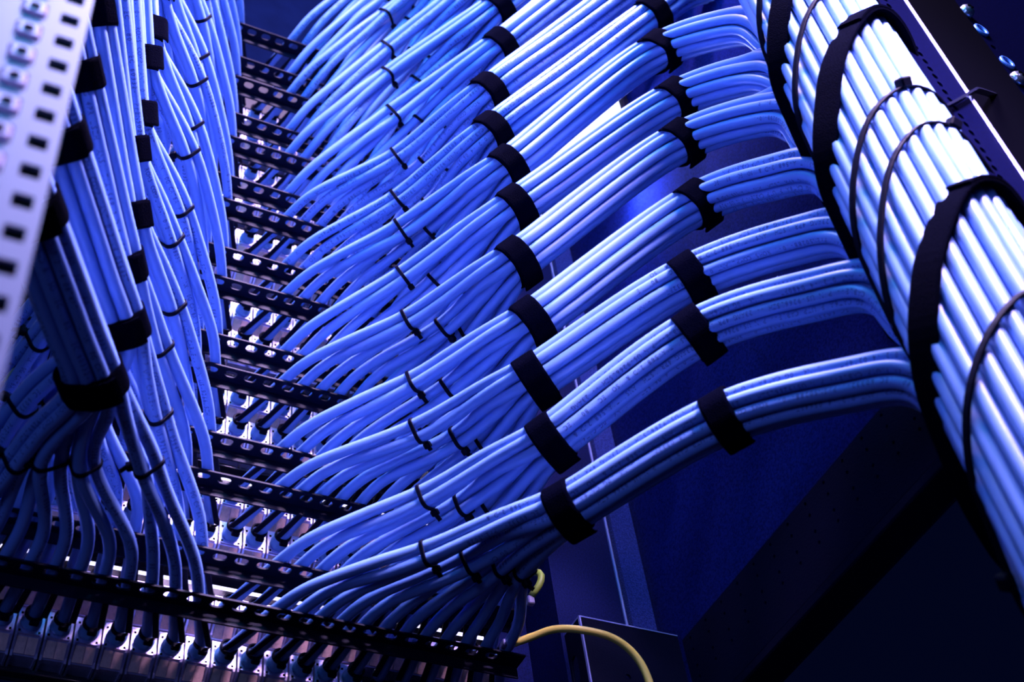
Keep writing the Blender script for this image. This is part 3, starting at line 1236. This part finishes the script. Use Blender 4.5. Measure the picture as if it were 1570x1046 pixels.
root = empty('mounting_flange', W((.21, -.02, -.2)))
wbox('plate', (.1900, -.0215, -H0), (.2385, -.0200, .80), M_PLATE, root)
wbox('folded_edge', (.2385, -.0225, -.25), (.2400, -.0185, .80), M_EDGE, root, .0003)
wbox('inner_return', (.1885, -.0640, -.25), (.1900, -.0200, .80), M_PLATE, root)
tag(root, 'dark blue vertical mounting flange with a bright folded edge', 'mounting flange')
wbox_g = wbox('gasket_strip', (.2440, -.0260, -.25), (.2620, -.0190, .80), M_FOAM)
tag(wbox_g, 'rough grey-blue gasket strip running up beside the mounting flange', 'gasket')
wp = wbox('side_plate', (.160, -.0640, -H0), (.1885, -.0610, .64), M_PLATE)
tag(wp, 'plain navy steel plate beyond the ends of the black bars', 'plate')

root = empty('angle_bracket', W((.23, 0, -.2)))
m = MB()
holed_plate(m, [(.1925, .262, -.06, .037, ('oval', .0036, .0040), (.2185, -.002)), (.1925, .262, -.25, -.06, None)], .0015, lambda a, b, w: (-a, 0 - w, b + H0))
m.build('front_plate', M_BAR2, root)
m = MB()
holed_plate(m, [(-.032, 0, -.045, .037, ('slot', .008, .022), (-.014, .006)), (-.032, 0, -.25, -.045, None)], .0015, lambda a, b, w: (-.1910 - w, a, b + H0))
m.build('side_plate', M_BAR2, root)
wbox('top_edge', (.1915, -.0016, .0368), (.262, .0004, .0376), M_EDGE, root)
wbox('corner_edge', (.1908, -.0012, -.25), (.1918, .0006, .0372), M_EDGE, root)
wbox('side_top_edge', (.1908, -.032, .0366), (.1916, 0, .0376), M_EDGE, root)
tag(root, 'dark folded steel bracket with a slot and round hole by the yellow cable', 'bracket')

# ------------------------------------------------------------------ yellow cable, ground wire
m = MB()
yp = smooth_path(W(np.array([(.1405, .004, .0035), (.150, .010, .006), (.160, .018, .0075), (.1735, .026, .0045), (.194, .030, -.001), (.207, .030, -.013), (.213, .029, -.040), (.214, .027, -.12)])), .003)
m.tube(yp, .0023, 14)
ob = m.build('yellow_cable', M_YELLOW)
tag(ob, 'thin yellow cable arching over the steel bracket', 'cable')
m = MB()
m.box((-.004, -.003, -.002), (.004, .003, .002), 0, .0006)
b = MB(); b.add(np.concatenate(m.v) + W((.1372, .002, .0030)), m.f)
lug = b.build('cable_lug', M_SILVER)
tag(lug, 'small silver lug at the end of the yellow cable', 'lug')
m = MB()
gp = smooth_path(W(np.array([(.1605, -.002, .047), (.165, .003, .054), (.1665, .003, .062), (.160, -.010, .074), (.150, -.018, .15), (.137, -.006, .20), (.132, .003, .224), (.136, -.006, .245),
                             (.146, -.010, .28), (.143, .002, .318), (.146, -.008, .345), (.152, -.012, .5), (.156, -.008, .70), (.160, .003, .746), (.158, -.008, .80)])), .004)
m.tube(gp, .0022, 12)
ob = m.build('ground_wire', M_GREEN)
lg = MB()
b_ = MB(); b_.box((-.0022, -.002, -.003), (.0022, .002, .003), 0, .0006)
lg.add(np.concatenate(b_.v) + W((.1600, -.003, .044)), b_.f)
lg.build('wire_lug', M_SILVER, ob)
tag(ob, 'yellow-green ground wire rising behind the fanned cables, mostly hidden', 'wire')

# ------------------------------------------------------------------ light
def area(name, loc, target, size, power, color, shape='RECTANGLE', spread=None):
    l = bpy.data.lights.new(name, 'AREA')
    l.shape = shape
    l.size, l.size_y = size
    l.energy = power
    l.color = color
    if spread: l.spread = spread
    o = bpy.data.objects.new(name, l)
    COL.objects.link(o)
    o.location = W(loc)
    d = Vector(W(target)) - Vector(W(loc))
    o.rotation_euler = d.to_track_quat('-Z', 'Y').to_euler()
    return o


KEY = (.76, .52, 1.0)
LAV = (.66, .62, 1.0)
BLUE = (.07, .46, 1.0)


area('overhead_key', (-.02, .64, 1.15), (.08, .12, .20), (.42, .14), 42, KEY)
area('trunk_fill', (.16, .74, .40), (.20, .33, .06), (.14, .14), 3.6, KEY, spread=math.radians(60))  # added light that whitens the trunk, no known source there
area('overhead_key', (.22, .58, .80), (-.14, .14, .25), (.20, .16), 5.5, KEY, spread=math.radians(55))  # added weaker key to brighten the bundles on the pale-post side
area('blue_fill', (-.15, .66, .72), (.06, .10, .22), (.4, .4), 8.5, BLUE)  # added blue fill for the cable midtones, not a fixture
area('low_blue_fill', (-.75, 1.0, -.25), (-.1, .1, .05), (.5, .5), 3.4, (.20, .30, 1.0))  # added weak fill that lifts the dark lower cables
M_GLOW = bpy.data.materials.new('lamp_diffuser')
M_GLOW.use_nodes = True
pb = M_GLOW.node_tree.nodes['Principled BSDF']
pb.inputs['Base Color'].default_value = (.8, .8, .9, 1)
pb.inputs['Emission Color'].default_value = (*LAV, 1)
pb.inputs['Emission Strength'].default_value = 2.0
lr = empty('ceiling_lamp', W((.35, -1.25, 1.50)))
wbox('diffuser', (-.75, -2.05, 1.500), (1.45, -.45, 1.504), M_GLOW, lr)
wbox('housing', (-.77, -2.07, 1.504), (1.47, -.43, 1.54), M_POST, lr)
tag(lr, 'large flat ceiling lamp over the aisle beyond the patch panels', 'lamp')
M_GLARE = bpy.data.materials.new('wall_glare_glow')  # glow of the added glare panel
M_GLARE.use_nodes = True
pb = M_GLARE.node_tree.nodes['Principled BSDF']
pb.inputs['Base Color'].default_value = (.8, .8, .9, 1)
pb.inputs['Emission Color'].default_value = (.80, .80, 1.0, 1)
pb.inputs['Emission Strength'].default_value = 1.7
lr = empty('wall_glare_panel', W((.262, .03, .555)))  # added glowing panel in place of a lamp's reflection on the wall
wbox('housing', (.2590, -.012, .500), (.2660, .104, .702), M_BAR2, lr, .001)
wbox('diffuser', (.2560, -.008, .504), (.2592, .100, .698), M_GLARE, lr, .0012)  # glowing face of the added panel
tag(lr, 'bright white glowing panel standing in for glare on the dark side wall, between bundles', 'glare panel')
area('wall_glow_fill', (.250, .112, .48), (.27, .115, .46), (.02, .05), .35, (.5, .54, 1.0))  # added light that makes the glow on the side wall
area('wall_glow_fill', (.240, .085, .40), (.27, .088, .385), (.02, .05), .22, (.42, .48, 1.0))  # second added light, spreads the wall glow further down

w = bpy.data.worlds.new('world')
SC.world = w
w.use_nodes = True
w.node_tree.nodes['Background'].inputs[0].default_value = (.0015, .004, .030, 1)
w.node_tree.nodes['Background'].inputs[1].default_value = .35

vs = SC.view_settings
vs.view_transform = 'Standard'
vs.look = 'None'
vs.exposure = 0
vs.gamma = 1
vs.use_curve_mapping = False
